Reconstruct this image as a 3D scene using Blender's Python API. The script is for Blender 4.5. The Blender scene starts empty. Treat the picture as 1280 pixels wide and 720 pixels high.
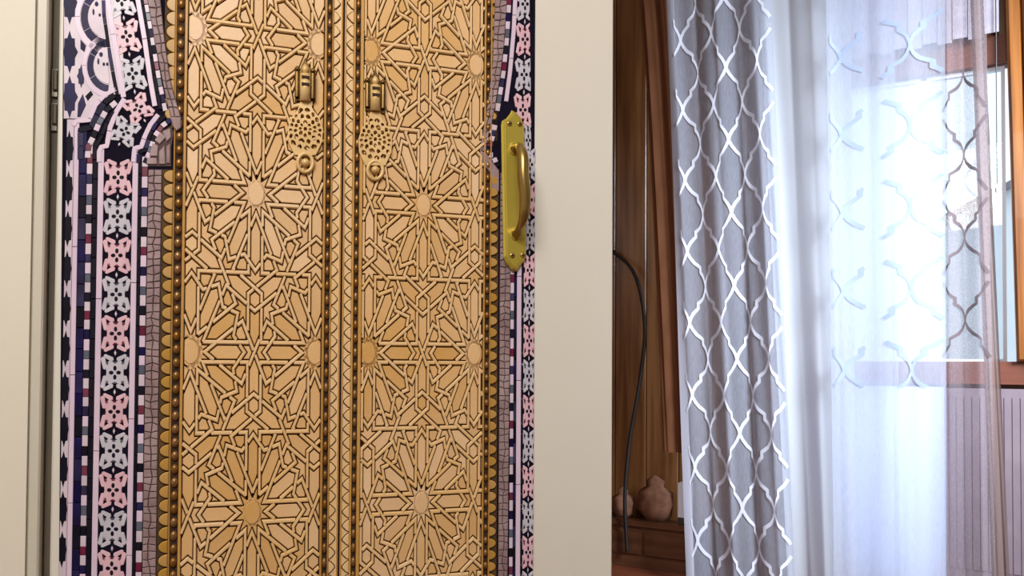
import bpy, math, random
from mathutils import Vector, Matrix
from mathutils.geometry import tessellate_polygon
SC = bpy.context.scene; COL = SC.collection
R = math.radians
# ------------------------------------------------------------------ camera
F = 1000.0; CZ = 0.85; PY = 434.0
cam_d = bpy.data.cameras.new('camera'); cam = bpy.data.objects.new('camera', cam_d); COL.objects.link(cam)
cam_d.sensor_width = 36.0; cam_d.lens = 36.0*F/1280; cam_d.shift_y = (PY-360)/1280; cam_d.clip_start = 0.02
TILT, ROLL = R(1.25), R(0.32)
CR = Matrix.Rotation(R(90)+TILT, 3, 'X') @ Matrix.Rotation(ROLL, 3, 'Z')
cam.matrix_world = Matrix.Translation((0, 0, CZ)) @ CR.to_4x4()
SC.camera = cam
# ------------------------------------------------------------------ sky, lamp, fill light, exposure
w = bpy.data.worlds.new('sky'); SC.world = w; w.use_nodes = True
w.node_tree.nodes['Background'].inputs[0].default_value = (0.72, 0.86, 1.0, 1)
w.node_tree.nodes['Background'].inputs[1].default_value = 1.25
def area(name, loc, target, size, power, col):
    l = bpy.data.lights.new(name, 'AREA'); l.size = size[0]; l.shape = 'RECTANGLE'; l.size_y = size[1]
    l.energy = power; l.color = col
    o = bpy.data.objects.new(name, l); COL.objects.link(o); o.location = loc
    o.rotation_euler = (Vector(target)-Vector(loc)).to_track_quat('-Z', 'Y').to_euler(); return o
area('hall_lamp', (-0.25, -0.75, 2.3), (-0.15, 1.0, 1.0), (1.2, 0.7), 34, (1.0, 0.955, 0.90))
rl = area('curtain_fill', (2.3, 0.75, 2.2), (1.15, 3.1, 0.8), (1.0, 1.0), 51, (0.78, 0.89, 1.0)); rl.data.spread = R(84)  # unseen bluish fill added to brighten the curtains and wood wall
SC.view_settings.view_transform = 'Standard'; SC.view_settings.look = 'None'
SC.view_settings.exposure = 0.35; SC.view_settings.gamma = 1.0; SC.view_settings.use_curve_mapping = False
# ------------------------------------------------------------------ geometry of the two main planes
def ray(px, py): return CR @ Vector(((px-640)/F, -(py-PY)/F, -1.0))
TH = R(19); DE = Vector((math.cos(TH), math.sin(TH), 0)); DN = Vector((math.sin(TH), -math.cos(TH), 0)); DO = Vector((0, 1.17, 0))
PHI = R(-30); WE = Vector((math.cos(PHI), math.sin(PHI), 0)); WN = Vector((math.sin(PHI), -math.cos(PHI), 0)); WO = Vector((1.41, 3.0, 0))
def hit(px, py, O, E_, N_, off):
    d = ray(px, py); c = Vector((0, 0, CZ)); t = ((O + N_*off - c).dot(N_)-0)/d.dot(N_)
    p = c + d*t; return ((p-O).dot(E_), p.z)
def D(px, py, off=0.0): return hit(px, py, DO, DE, DN, off)          # (along door, height)
def T(px, py): return (D(px, 400)[0], D(px, py)[1])                   # true verticals
def W(px, py, off=0.0): return hit(px, py, WO, WE, WN, off)          # (along window wall, height)
# ------------------------------------------------------------------ materials
def lin(c):
    return tuple(((v/255)/12.92 if v/255 <= .04045 else ((v/255+.055)/1.055)**2.4) for v in c)
def mat(name, c, rough=.5, metal=0.0, c2=None, scale=8.0, stretch=(1, 1, 1), rnd=0.0, bump=0.0, bscale=60, coat=0.0, spec=.5, lo=.35, hi=.65, detail=4):
    m = bpy.data.materials.new(name); m.use_nodes = True; nt = m.node_tree; b = nt.nodes['Principled BSDF']
    b.inputs['Roughness'].default_value = rough; b.inputs['Metallic'].default_value = metal
    b.inputs['Coat Weight'].default_value = coat; b.inputs['Specular IOR Level'].default_value = spec
    tc = nt.nodes.new('ShaderNodeTexCoord'); mp = nt.nodes.new('ShaderNodeMapping'); mp.inputs['Scale'].default_value = stretch
    nt.links.new(tc.outputs['Object'], mp.inputs[0])
    n = nt.nodes.new('ShaderNodeTexNoise'); n.inputs['Scale'].default_value = scale; n.inputs['Detail'].default_value = detail
    nt.links.new(mp.outputs[0], n.inputs['Vector'])
    r = nt.nodes.new('ShaderNodeValToRGB'); r.color_ramp.elements[0].position = lo; r.color_ramp.elements[1].position = hi
    r.color_ramp.elements[0].color = (*lin(c), 1); r.color_ramp.elements[1].color = (*lin(c2 or c), 1)
    nt.links.new(n.outputs[0], r.inputs[0]); out = r.outputs[0]
    if rnd:
        oi = nt.nodes.new('ShaderNodeObjectInfo'); hs = nt.nodes.new('ShaderNodeHueSaturation')
        mr = nt.nodes.new('ShaderNodeMapRange'); mr.inputs[3].default_value = 1-rnd; mr.inputs[4].default_value = 1+rnd
        mr2 = nt.nodes.new('ShaderNodeMapRange'); mr2.inputs[3].default_value = 1+rnd*.9; mr2.inputs[4].default_value = 1-rnd*.9
        nt.links.new(oi.outputs['Random'], mr.inputs[0]); nt.links.new(oi.outputs['Random'], mr2.inputs[0])
        nt.links.new(mr.outputs[0], hs.inputs['Value']); nt.links.new(mr2.outputs[0], hs.inputs['Saturation'])
        nt.links.new(out, hs.inputs['Color']); out = hs.outputs[0]
    nt.links.new(out, b.inputs['Base Color'])
    if bump:
        bn = nt.nodes.new('ShaderNodeBump'); bn.inputs['Strength'].default_value = bump; bn.inputs['Distance'].default_value = .002
        n2 = nt.nodes.new('ShaderNodeTexNoise'); n2.inputs['Scale'].default_value = bscale; nt.links.new(mp.outputs[0], n2.inputs['Vector'])
        nt.links.new(n2.outputs[0], bn.inputs['Height']); nt.links.new(bn.outputs[0], b.inputs['Normal'])
    return m
def cloth(name, c, alpha, trans=.5, weave=0.0, c2=None, wscale=900):
    m = bpy.data.materials.new(name); m.use_nodes = True; nt = m.node_tree; nt.nodes.clear()
    o = nt.nodes.new('ShaderNodeOutputMaterial'); tr = nt.nodes.new('ShaderNodeBsdfTransparent')
    df = nt.nodes.new('ShaderNodeBsdfDiffuse'); tl = nt.nodes.new('ShaderNodeBsdfTranslucent')
    df.inputs[0].default_value = (*lin(c), 1); tl.inputs[0].default_value = (*lin(c2 or c), 1)
    m1 = nt.nodes.new('ShaderNodeMixShader'); m1.inputs[0].default_value = trans
    nt.links.new(df.outputs[0], m1.inputs[1]); nt.links.new(tl.outputs[0], m1.inputs[2])
    m2 = nt.nodes.new('ShaderNodeMixShader'); m2.inputs[0].default_value = alpha
    nt.links.new(tr.outputs[0], m2.inputs[1]); nt.links.new(m1.outputs[0], m2.inputs[2])
    if weave:
        tc = nt.nodes.new('ShaderNodeTexCoord'); mp = nt.nodes.new('ShaderNodeMapping'); mp.inputs['Scale'].default_value = (1, 1, .12)
        n = nt.nodes.new('ShaderNodeTexNoise'); n.inputs['Scale'].default_value = wscale; n.inputs['Detail'].default_value = 2
        mr = nt.nodes.new('ShaderNodeMapRange'); mr.inputs[1].default_value = .3; mr.inputs[2].default_value = .7
        mr.inputs[3].default_value = max(0, alpha-weave); mr.inputs[4].default_value = min(1, alpha+weave)
        nt.links.new(tc.outputs['Object'], mp.inputs[0]); nt.links.new(mp.outputs[0], n.inputs['Vector'])
        nt.links.new(n.outputs[0], mr.inputs[0]); nt.links.new(mr.outputs[0], m2.inputs[0])
    nt.links.new(m2.outputs[0], o.inputs[0]); return m
M = {}
M['cream'] = mat('cream_paint', (226, 220, 208), .45, c2=(230, 225, 214), scale=3, bump=.04, bscale=200)
M['wall'] = mat('cream_wall', (226, 220, 204), .6, c2=(230, 224, 209), scale=2, bump=.08, bscale=150)
M['casing'] = mat('casing_paint', (204, 199, 182), .4, c2=(210, 205, 190), scale=3)
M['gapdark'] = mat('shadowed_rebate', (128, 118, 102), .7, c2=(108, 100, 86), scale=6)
M['white'] = mat('ceiling_white', (225, 222, 215), .8)
M['floor'] = mat('floor_wood', (112, 56, 34), .4, c2=(86, 42, 26), scale=6, stretch=(1, 12, 1))
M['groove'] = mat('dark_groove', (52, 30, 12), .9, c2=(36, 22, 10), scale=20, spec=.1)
M['strap'] = mat('carved_strap', (228, 188, 126), .5, c2=(232, 198, 152), scale=4, stretch=(1, 1, 1), bump=.1, bscale=300, rnd=.04)
M['panel'] = mat('carved_panel', (218, 170, 100), .5, c2=(228, 192, 150), scale=3.2, bump=.15, bscale=220, rnd=.08)
M['rail'] = mat('gold_rail', (206, 158, 84), .4, c2=(184, 136, 68), scale=20, stretch=(1, 1, .1))
M['stud'] = mat('bronze_stud', (176, 130, 76), .28, metal=.5, c2=(136, 98, 54), scale=40, rnd=.1)
M['studbed'] = mat('stud_bed', (40, 24, 12), .9, c2=(64, 42, 22), scale=30)
M['scallop'] = mat('scallop_gold', (198, 152, 74), .4, c2=(180, 138, 70), scale=25, rnd=.08)
M['scallopbed'] = mat('scallop_bed', (92, 66, 30), .8, c2=(70, 50, 24), scale=25)
M['knock'] = mat('knocker_brass', (232, 198, 140), .4, metal=.1, c2=(214, 178, 116), scale=30)
M['knockd'] = mat('knocker_bronze', (128, 100, 52), .3, metal=.7, c2=(96, 74, 40), scale=40)
M['grout'] = mat('black_grout', (14, 10, 24), .8, c2=(22, 16, 38), scale=30, spec=.1)
M['lilac'] = mat('lilac_tile', (226, 204, 224), .3, c2=(218, 198, 222), scale=20, rnd=.03)
M['lilac2'] = mat('lilac_white_tile', (222, 206, 218), .35, c2=(206, 190, 206), scale=30, rnd=.05)
M['navy'] = mat('navy_tile', (40, 34, 86), .5, c2=(24, 18, 54), scale=30, rnd=.35, spec=.2)
M['black'] = mat('black_tile', (16, 12, 26), .6, c2=(22, 18, 36), scale=30, rnd=.2, spec=.15)
M['pink'] = mat('pink_tile', (228, 188, 200), .3, c2=(222, 182, 196), scale=40, rnd=.05)
M['grey'] = mat('pale_grey_tile', (208, 202, 216), .3, c2=(194, 192, 204), scale=40, rnd=.04)
M['slate'] = mat('slate_tile', (98, 104, 122), .3, c2=(80, 86, 104), scale=40, rnd=.1)
M['burg'] = mat('burgundy_tile', (122, 44, 72), .3, c2=(100, 34, 58), scale=40, rnd=.1)
M['stone'] = mat('mauve_stone', (164, 140, 142), .6, c2=(140, 116, 118), scale=40, rnd=.1, bump=.3, bscale=200)
M['mortar'] = mat('dark_mortar', (84, 64, 62), .8)
M['brass'] = mat('polished_brass', (212, 194, 88), .3, metal=.6, c2=(200, 180, 74), scale=6, bump=.02, bscale=100)
M['brassd'] = mat('aged_brass', (176, 148, 84), .28, metal=.75, c2=(140, 114, 62), scale=14)
M['bwood'] = mat('varnished_brown_wood', (140, 98, 66), .3, c2=(100, 64, 40), scale=5, stretch=(6, 6, .35), rnd=.12, coat=.12)
M['rwood'] = mat('reddish_brown_wood', (116, 60, 42), .55, c2=(104, 54, 36), scale=5, stretch=(1, 1, 8), coat=0)
M['owood'] = mat('orange_varnished_wood', (158, 94, 30), .4, c2=(112, 60, 18), scale=8, stretch=(8, 8, .3), coat=.1)
M['slat'] = mat('grey_blind', (176, 168, 178), .6, c2=(164, 156, 168), scale=20)
M['cord'] = mat('black_cord', (24, 20, 20), .45)
M['steel'] = mat('steel', (150, 144, 132), .3, metal=.8)
M['shelfw'] = mat('chest_wood', (92, 56, 34), .3, c2=(74, 42, 26), scale=6, stretch=(.4, 6, 6), coat=.4)
M['fabric'] = mat('tan_bag_cloth', (136, 92, 66), .8, c2=(112, 74, 54), scale=30, bump=.5, bscale=60)
M['redc'] = mat('red_brown_cloth', (112, 44, 26), .8, c2=(84, 34, 22), scale=30)
M['whitebox'] = mat('pale_box', (196, 184, 186), .6)
M['pvc'] = mat('white_window_frame', (226, 230, 236), .35)
M['facade'] = mat('pale_facade', (246, 248, 252), .8, c2=(240, 243, 249), scale=2)
M['fwin'] = mat('far_window', (214, 222, 234), .5)
M['ground'] = mat('yard_ground', (150, 148, 140), .9, c2=(130, 128, 118), scale=2)
gl = bpy.data.materials.new('window_glass'); gl.use_nodes = True; nt = gl.node_tree; nt.nodes.clear()
_o = nt.nodes.new('ShaderNodeOutputMaterial'); _t = nt.nodes.new('ShaderNodeBsdfTransparent'); _g = nt.nodes.new('ShaderNodeBsdfGlossy')
_g.inputs['Roughness'].default_value = .02; _m = nt.nodes.new('ShaderNodeMixShader'); _m.inputs[0].default_value = .06
_t.inputs[0].default_value = (.97, .99, 1, 1)
nt.links.new(_t.outputs[0], _m.inputs[1]); nt.links.new(_g.outputs[0], _m.inputs[2]); nt.links.new(_m.outputs[0], _o.inputs[0]); M['glass'] = gl; M['heater'] = mat('mauve_grey_enamel', (134, 118, 126), .5, c2=(122, 106, 116)); M['clothw'] = mat('bluish_white_cloth', (214, 224, 248), .9, c2=(206, 216, 242), scale=2)
M['sheer'] = cloth('white_sheer', (178, 182, 198), .58, .35, .06, (214, 222, 240), 300)
M['voile'] = cloth('dense_white_voile', (238, 244, 255), .95, .5, .03)
M['sheerw'] = cloth('window_sheer', (222, 228, 246), .60, .6, .05, (236, 242, 255), 300)
M['brownsheer'] = cloth('brown_tinted_sheer', (156, 142, 146), .42, .35, .15, (196, 188, 202), 700)
M['brownfold'] = cloth('brown_folded_sheer', (128, 106, 100), .86, .3, .08, (140, 122, 120), 300)
M['edgesheer'] = cloth('curtain_hem', (206, 204, 218), .88, .3)
M['brownc'] = cloth('brown_curtain_cloth', (134, 88, 62), .97, .12)
M['emb'] = cloth('white_embroidery', (236, 236, 248), .9, .3)
M['embw'] = cloth('soft_white_embroidery', (160, 172, 200), .9, .0, 0, (180, 194, 222))
M['embd'] = cloth('backlit_dark_embroidery', (104, 90, 94), .93, .08)  # threads coloured dark to paint their backlit silhouette
# ------------------------------------------------------------------ object helpers
def setp(o, label=None, cat=None, group=None, kind=None):
    for k, v in (('label', label), ('category', cat), ('group', group), ('kind', kind)):
        if v: o[k] = v
    return o
def empty(name, loc, rz=0.0, **k):
    o = bpy.data.objects.new(name, None); COL.objects.link(o); o.location = loc; o.rotation_euler = (0, 0, rz); o.empty_display_size = .05
    return setp(o, **k)
class MB:
    def __init__(s): s.v = []; s.f = []
    def add(s, v, f):
        n = len(s.v); s.v += [tuple(x) for x in v]; s.f += [tuple(i+n for i in q) for q in f]; return s
    def box(s, x0, x1, y0, y1, z0, z1):
        return s.add([(x, y, z) for z in (z0, z1) for y in (y0, y1) for x in (x0, x1)],
                     [(0, 2, 3, 1), (4, 5, 7, 6), (0, 1, 5, 4), (2, 6, 7, 3), (0, 4, 6, 2), (1, 3, 7, 5)])
    def tube(s, pts, rad, n=10, cap=True, flat=1.0):
        P = [Vector(p) for p in pts]; rr = rad if isinstance(rad, (list, tuple)) else [rad]*len(P); v = []; up = None
        for i, p in enumerate(P):
            t = (P[min(i+1, len(P)-1)]-P[max(i-1, 0)]).normalized()
            if up is None: up = Vector((0, 1, 0)) if abs(t.y) < .9 else Vector((1, 0, 0))
            a = (up - t*up.dot(t)).normalized(); up = a; b = t.cross(a)
            v += [p + a*rr[i]*flat*math.cos(2*math.pi*k/n) + b*rr[i]*math.sin(2*math.pi*k/n) for k in range(n)]
        f = [(i*n+k, i*n+(k+1) % n, (i+1)*n+(k+1) % n, (i+1)*n+k) for i in range(len(P)-1) for k in range(n)]
        if cap: f += [tuple(range(n))[::-1], tuple((len(P)-1)*n+k for k in range(n))]
        return s.add(v, f)
    def obj(s, name, m, parent=None, smooth=False, **k):
        me = bpy.data.meshes.new(name); me.from_pydata(s.v, [], s.f); me.update()
        if smooth: me.shade_smooth()
        me.materials.append(m if not isinstance(m, str) else M[m]); o = bpy.data.objects.new(name, me); COL.objects.link(o)
        if parent: o.parent = parent
        return setp(o, **k)
def carea(P): return .5*sum(P[i][0]*P[(i+1) % len(P)][1]-P[(i+1) % len(P)][0]*P[i][1] for i in range(len(P)))
def inset(P, d):
    n = len(P); out = []
    for i in range(n):
        a, b, c = P[i-1], P[i], P[(i+1) % n]
        e1 = (b[0]-a[0], b[1]-a[1]); e2 = (c[0]-b[0], c[1]-b[1]); l1 = math.hypot(*e1) or 1e-9; l2 = math.hypot(*e2) or 1e-9
        n1 = (-e1[1]/l1, e1[0]/l1); n2 = (-e2[1]/l2, e2[0]/l2); k = 1+n1[0]*n2[0]+n1[1]*n2[1]
        k = max(k, .25); out.append((b[0]+d*(n1[0]+n2[0])/k, b[1]+d*(n1[1]+n2[1])/k))
    return out
def prism(P, h0, h1, bev=0.0, mb=None, holes=None):
    """extrude a polygon lying in the (x, z) plane towards -y; the front edge is chamfered"""
    mb = mb or MB()
    if carea(P) < 0: P = P[::-1]
    n = len(P); hb = h1 - min(bev, (h1-h0)*.8)
    if holes:
        loops = [P]+[q if carea(q) < 0 else q[::-1] for q in holes]
        tri = tessellate_polygon([[Vector((a, b, 0)) for a, b in q] for q in loops]); flat = [p for q in loops for p in q]; m = len(flat)
        f = [tuple(t) for t in tri]
        def fix(t):
            A = [flat[i] for i in t]; return t if carea(A) > 0 else t[::-1]
        f = [fix(t) for t in f]; k = 0
        for q in loops:
            for i in range(len(q)): a = k+i; b = k+(i+1) % len(q); f.append((a+m, b+m, b, a))
            k += len(q)
        return mb.add([(a, -h1, b) for a, b in flat]+[(a, -h0, b) for a, b in flat], f)
    v = [(a, -h0, b) for a, b in P]; f = []
    if bev:
        Q = inset(P, bev)
        if carea(Q) <= 0: Q = P
        v += [(a, -hb, b) for a, b in P]+[(a, -h1, b) for a, b in Q]; L = 3
    else: v += [(a, -h1, b) for a, b in P]; L = 2
    for l in range(L-1):
        f += [(l*n+i, l*n+(i+1) % n, (l+1)*n+(i+1) % n, (l+1)*n+i) for i in range(n)]
    f.append(tuple((L-1)*n+i for i in range(n)))
    return mb.add(v, f)
def family(name, items, parent, m, label=None):
    """items: list of (area, MB). the 300 largest become objects, the rest one stuff part"""
    items = sorted(items, key=lambda t: -t[0]); rest = MB()
    for i, (a, mb) in enumerate(items):
        if i < 299: mb.obj(name, m, parent, label=label)
        else: rest.add(mb.v, mb.f)
    if rest.v: rest.obj(name, m, parent, kind='stuff')
# ================================================================== SETTING
dbase = Vector((DO.x, DO.y, 0))
aL = D(67.5, 400)[0]; aR = D(766, 400)[0]
aC0 = D(42, 400)[0]; aC1 = D(57.5, 400)[0]
door = empty('door_1', dbase, TH, kind='structure')
P = [(aL, .012), (aR, .012), (aR, 2.06), (aL, 2.06)]
prism(P, -.036, 0, .002).obj('slab', 'cream', door)
wall = empty('wall_left', dbase, TH, kind='structure')
MB().box(aC0-1.15, aC1-.002, -.005, .12, 0, 2.7).obj('wall_face', 'wall', wall)
MB().box(aC1-.002, aR+.03, -.005, .12, 2.072, 2.7).obj('wall_over_door', 'wall', wall)
tr = empty('trim_1', dbase, TH, kind='structure')
MB().box(aC0-.30, aC0, -.021, -.0052, 0, 2.2).obj('casing_board', 'wall', tr)
prism([(aC0+.0003, 0), (aC1, 0), (aC1, 2.2), (aC0+.0003, 2.2)], .0055, .017, .002).obj('casing_edge', 'casing', tr)
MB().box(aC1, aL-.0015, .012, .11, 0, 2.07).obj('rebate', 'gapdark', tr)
for zz in (97, 140):
    z = D(60, zz)[1]
    h = MB().tube([(aC1+.004, .006, z-.012), (aC1+.004, .006, z+.012)], .0028, 10); h.box(aC1+.0002, aC1+.006, .008, .0115, z-.02, z+.014)
    h.obj('hinge', 'steel', door, label='small hinge in the gap at the door edge')
RP = [(-1.85, -1.6), (3.1, -1.6), (3.1, 2.05), (2.95, 2.15), (-.8, 4.32), (-.8, 1.2), (-1.85, 1.2)]
def slab(z0, z1):
    n = len(RP); return MB().add([(x, y, z) for z in (z0, z1) for x, y in RP], [tuple(range(n))[::-1], tuple(range(n, 2*n))]+[(i, (i+1) % n, (i+1) % n+n, i+n) for i in range(n)])
slab(-.1, 0).obj('floor', 'floor', kind='structure')
slab(2.7, 2.8).obj('ceiling', 'white', kind='structure')
MB().box(-1.75, 3.0, -1.6, -1.5, 0, 2.7).obj('wall_rear', 'wall', kind='structure')
MB().box(-1.85, -1.75, -1.6, 1.2, 0, 2.7).obj('wall_far_left', 'wall', kind='structure')
MB().box(3.0, 3.1, -1.6, 2.3, 0, 2.7).obj('wall_right', 'wall', kind='structure')
MB().box(-.6, -.5, 1.1, 4.35, 0, 2.7).obj('wall_side', 'bwood', kind='structure')
# ================================================================== THE ORNATE MURAL
mural = empty('ornate_door_mural', dbase, TH, label='gilded star-patterned double door with mosaic tile surround covering the cream door', cat='door mural')
Y0, Y1 = -34, 754
def quad(x0, x1, y0, y1, f=T): return [f(x0, y0), f(x1, y0), f(x1, y1), f(x0, y1)]
PXM = 1/1000.0
prism([T(79.5, Y0-2), T(667, Y0-2), T(667, Y1+2), T(79.5, Y1+2)], .0001, .0006).obj('backing_sheet', 'grout', mural)
H0 = .0006
# ---------- 12-fold star lattice on a triangular grid, in units of 1/222 of the star spacing
S = 222.0; WW = 12.0; HW = 2.6; GAP = 1.65
def leaf_pattern(x0, x1, y0, y1, cx0, cy0):
    segs = []
    V2 = lambda a: (math.cos(a), math.sin(a))
    j0 = int((y0-cy0)/(S*.8660254))-2; j1 = int((y1-cy0)/(S*.8660254))+2
    seen = set()
    stars = []
    def addseg(p, q):
        a = (round(p[0], 1), round(p[1], 1)); b = (round(q[0], 1), round(q[1], 1)); k = (min(a, b), max(a, b))
        if k in seen or a == b: return
        seen.add(k); segs.append((p, q))
    for j in range(j0, j1+1):
        for i in range(-2, 3):
            ox = cx0 + S*(i + (.5 if j % 2 else 0)); oy = cy0 + j*S*.8660254
            if ox < x0-S*.75 or ox > x1+S*.75 or oy < y0-S or oy > y1+S: continue
            stars.append((ox, oy))
            for k in range(6):
                a = R(60*k); u = V2(a); n = (-u[1], u[0])
                for sgn in (1, -1):       # towards a neighbouring star
                    p0 = (ox+u[0]*15+n[0]*WW*sgn, oy+u[1]*15+n[1]*WW*sgn)
                    L = S/2-WW; p1 = (ox+u[0]*L+n[0]*WW*sgn, oy+u[1]*L+n[1]*WW*sgn)
                    # turn outwards, run along to the far bend vertex of the centroid hexagon
                    C = S*.2886751; hexo = C - (-WW)*0 ; end = C + WW*.57735
                    p2 = (ox+u[0]*L+n[0]*end*sgn, oy+u[1]*L+n[1]*end*sgn)
                    addseg(p0, p1); addseg(p1, p2)
                a2 = a+R(30); u = V2(a2); n = (-u[1], u[0])
                for sgn in (1, -1):       # towards a triangle centre
                    p0 = (ox+u[0]*15+n[0]*WW*sgn, oy+u[1]*15+n[1]*WW*sgn)
                    L = S/2*.8660254; p1 = (ox+u[0]*L+n[0]*WW*sgn, oy+u[1]*L+n[1]*WW*sgn)
                    ml = S/2; am = a2+R(30)*sgn; m_ = (ox+ml*math.cos(am), oy+ml*math.sin(am))
                    addseg(p0, p1); addseg(p1, m_)
            ring = [(ox+93.5*math.cos(R(30*k/2)), oy+93.5*math.sin(R(15*k))) if k % 2 == 0 else (ox+76.5*math.cos(R(15*k)), oy+76.5*math.sin(R(15*k))) for k in range(24)]
            for k in range(24): addseg(ring[k], ring[(k+1) % 24])
    for k in range(len(segs)): pass
    # clip to the leaf
    def clip(p, q):
        t0, t1 = 0.0, 1.0; dx, dy = q[0]-p[0], q[1]-p[1]
        for pp, qq in ((-dx, p[0]-x0), (dx, x1-p[0]), (-dy, p[1]-y0), (dy, y1-p[1])):
            if abs(pp) < 1e-9:
                if qq < 0: return None
            else:
                r = qq/pp
                if pp < 0: t0 = max(t0, r)
                else: t1 = min(t1, r)
        if t1-t0 < 1e-6: return None
        return ((p[0]+dx*t0, p[1]+dy*t0), (p[0]+dx*t1, p[1]+dy*t1))
    segs = [c for c in (clip(*s) for s in segs) if c]
    kinds = ['s']*len(segs)
    B = [(x0, y0), (x1, y0), (x1, y1), (x0, y1)]
    for i in range(4): segs.append((B[i], B[(i+1) % 4])); kinds.append('b')
    for (ox, oy) in stars:
        ring = [(ox+18.5*math.cos(R(15*k)), oy+18.5*math.sin(R(15*k))) for k in range(24)]
        for k in range(24):
            c = clip(ring[k], ring[(k+1) % 24])
            if c: segs.append(c); kinds.append('r')
    # intersections
    cuts = [[0.0, 1.0] for _ in segs]
    bb = [(min(p[0], q[0])-.05, max(p[0], q[0])+.05, min(p[1], q[1])-.05, max(p[1], q[1])+.05) for p, q in segs]
    for i in range(len(segs)):
        p, q = segs[i]; d1 = (q[0]-p[0], q[1]-p[1]); l1 = math.hypot(*d1)
        for j in range(i+1, len(segs)):
            if bb[i][0] > bb[j][1] or bb[j][0] > bb[i][1] or bb[i][2] > bb[j][3] or bb[j][2] > bb[i][3]: continue
            r, s = segs[j]; d2 = (s[0]-r[0], s[1]-r[1]); l2 = math.hypot(*d2); den = d1[0]*d2[1]-d1[1]*d2[0]
            if abs(den) < 1e-6*l1*l2: continue
            t = ((r[0]-p[0])*d2[1]-(r[1]-p[1])*d2[0])/den; u = ((r[0]-p[0])*d1[1]-(r[1]-p[1])*d1[0])/den
            e1 = .15/l1; e2 = .15/l2
            if -e1 <= t <= 1+e1 and -e2 <= u <= 1+e2: cuts[i].append(min(1, max(0, t))); cuts[j].append(min(1, max(0, u)))
    verts = []; grid = {}
    def vid(p):
        gx, gy = int(math.floor(p[0])), int(math.floor(p[1]))
        for a in (-1, 0, 1):
            for b in (-1, 0, 1):
                for k in grid.get((gx+a, gy+b), ()):
                    if math.hypot(verts[k][0]-p[0], verts[k][1]-p[1]) < .5: return k
        verts.append(p); grid.setdefault((gx, gy), []).append(len(verts)-1); return len(verts)-1
    edges = {}
    for (p, q), c, kd in zip(segs, cuts, kinds):
        c = sorted(c); ids = [vid((p[0]+(q[0]-p[0])*t, p[1]+(q[1]-p[1])*t)) for t in c]
        for a, b in zip(ids, ids[1:]):
            if a != b:
                k = (min(a, b), max(a, b)); 
                if k not in edges or kd == 'b': edges[k] = kd
    # drop whatever lies inside a rosette ring, then dangling ends
    def inring(a, b):
        m_ = ((verts[a][0]+verts[b][0])/2, (verts[a][1]+verts[b][1])/2)
        return any(math.hypot(m_[0]-o[0], m_[1]-o[1]) < 17.6 for o in stars)
    edges = {k: v for k, v in edges.items() if v != 's' or not inring(*k)}
    while True:
        deg = {}
        for a, b in edges: deg[a] = deg.get(a, 0)+1; deg[b] = deg.get(b, 0)+1
        bad = [k for k in edges if deg[k[0]] < 2 or deg[k[1]] < 2]
        if not bad: break
        for k in bad: del edges[k]
    nb = {}
    for a, b in edges: nb.setdefault(a, []).append(b); nb.setdefault(b, []).append(a)
    for a in nb: nb[a].sort(key=lambda b: math.atan2(verts[b][1]-verts[a][1], verts[b][0]-verts[a][0]))
    # faces
    used = set(); faces = []
    for a in nb:
        for b in nb[a]:
            if (a, b) in used: continue
            f = []; u, v = a, b
            while (u, v) not in used:
                used.add((u, v)); f.append(u); l = nb[v]; k = l.index(u); u, v = v, l[(k-1) % len(l)]
            faces.append(f)
    panels = []
    for f in faces:
        P = [verts[i] for i in f]
        if carea(P) < 25 or carea(P) > S*S: continue
        offs = []
        n = len(P)
        for i in range(n):
            k = (min(f[i], f[(i+1) % n]), max(f[i], f[(i+1) % n])); offs.append({'s': HW+GAP, 'b': 1.0, 'r': 1.2}[edges[k]])
        # clip by half planes: robust for the convex majority, mitred otherwise
        Q = []
        for i in range(n):
            a, b, c = P[i-1], P[i], P[(i+1) % n]; o1, o2 = offs[i-1], offs[i]
            e1 = (b[0]-a[0], b[1]-a[1]); e2 = (c[0]-b[0], c[1]-b[1]); l1 = math.hypot(*e1); l2 = math.hypot(*e2)
            n1 = (-e1[1]/l1, e1[0]/l1); n2 = (-e2[1]/l2, e2[0]/l2); den = n1[0]*n2[1]-n1[1]*n2[0]
            if abs(den) < .08: Q.append((b[0]+n1[0]*o1, b[1]+n1[1]*o1)); continue
            c1 = n1[0]*b[0]+n1[1]*b[1]+o1; c2 = n2[0]*b[0]+n2[1]*b[1]+o2
            Q.append(((c1*n2[1]-c2*n1[1])/den, (n1[0]*c2-n2[0]*c1)/den))
        for _ in range(6):     # drop edges that flipped
            n = len(Q)
            if n < 3: break
            bad = None
            if len(Q) != len(P): break
            for i in range(n):
                d0 = (P[(i+1) % n][0]-P[i][0])*(Q[(i+1) % n][0]-Q[i][0])+(P[(i+1) % n][1]-P[i][1])*(Q[(i+1) % n][1]-Q[i][1])
                if d0 < 0: bad = i; break
            if bad is None: break
            i = bad; j = (i+1) % n; h, k = (i-1) % n, (j+1) % n
            # intersect edge h-i with edge j-k
            p, q, r, s = Q[h], Q[i], Q[j], Q[k]; d1 = (q[0]-p[0], q[1]-p[1]); d2 = (s[0]-r[0], s[1]-r[1]); den = d1[0]*d2[1]-d1[1]*d2[0]
            if abs(den) < 1e-6: Q = []; break
            t = ((r[0]-p[0])*d2[1]-(r[1]-p[1])*d2[0])/den; X = (p[0]+d1[0]*t, p[1]+d1[1]*t)
            Q[i] = X; P2 = list(P); del Q[j]; del P2[j]; P = P2
        if len(Q) >= 3 and 9 < carea(Q) and max(math.hypot(q[0]-p[0], q[1]-p[1]) for q in Q for p in P[:1]) < 260: panels.append(Q)
    # strap paths
    se = {k for k, v in edges.items() if v == 's'}
    sn = {}
    for a, b in se: sn.setdefault(a, []).append(b); sn.setdefault(b, []).append(a)
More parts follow.
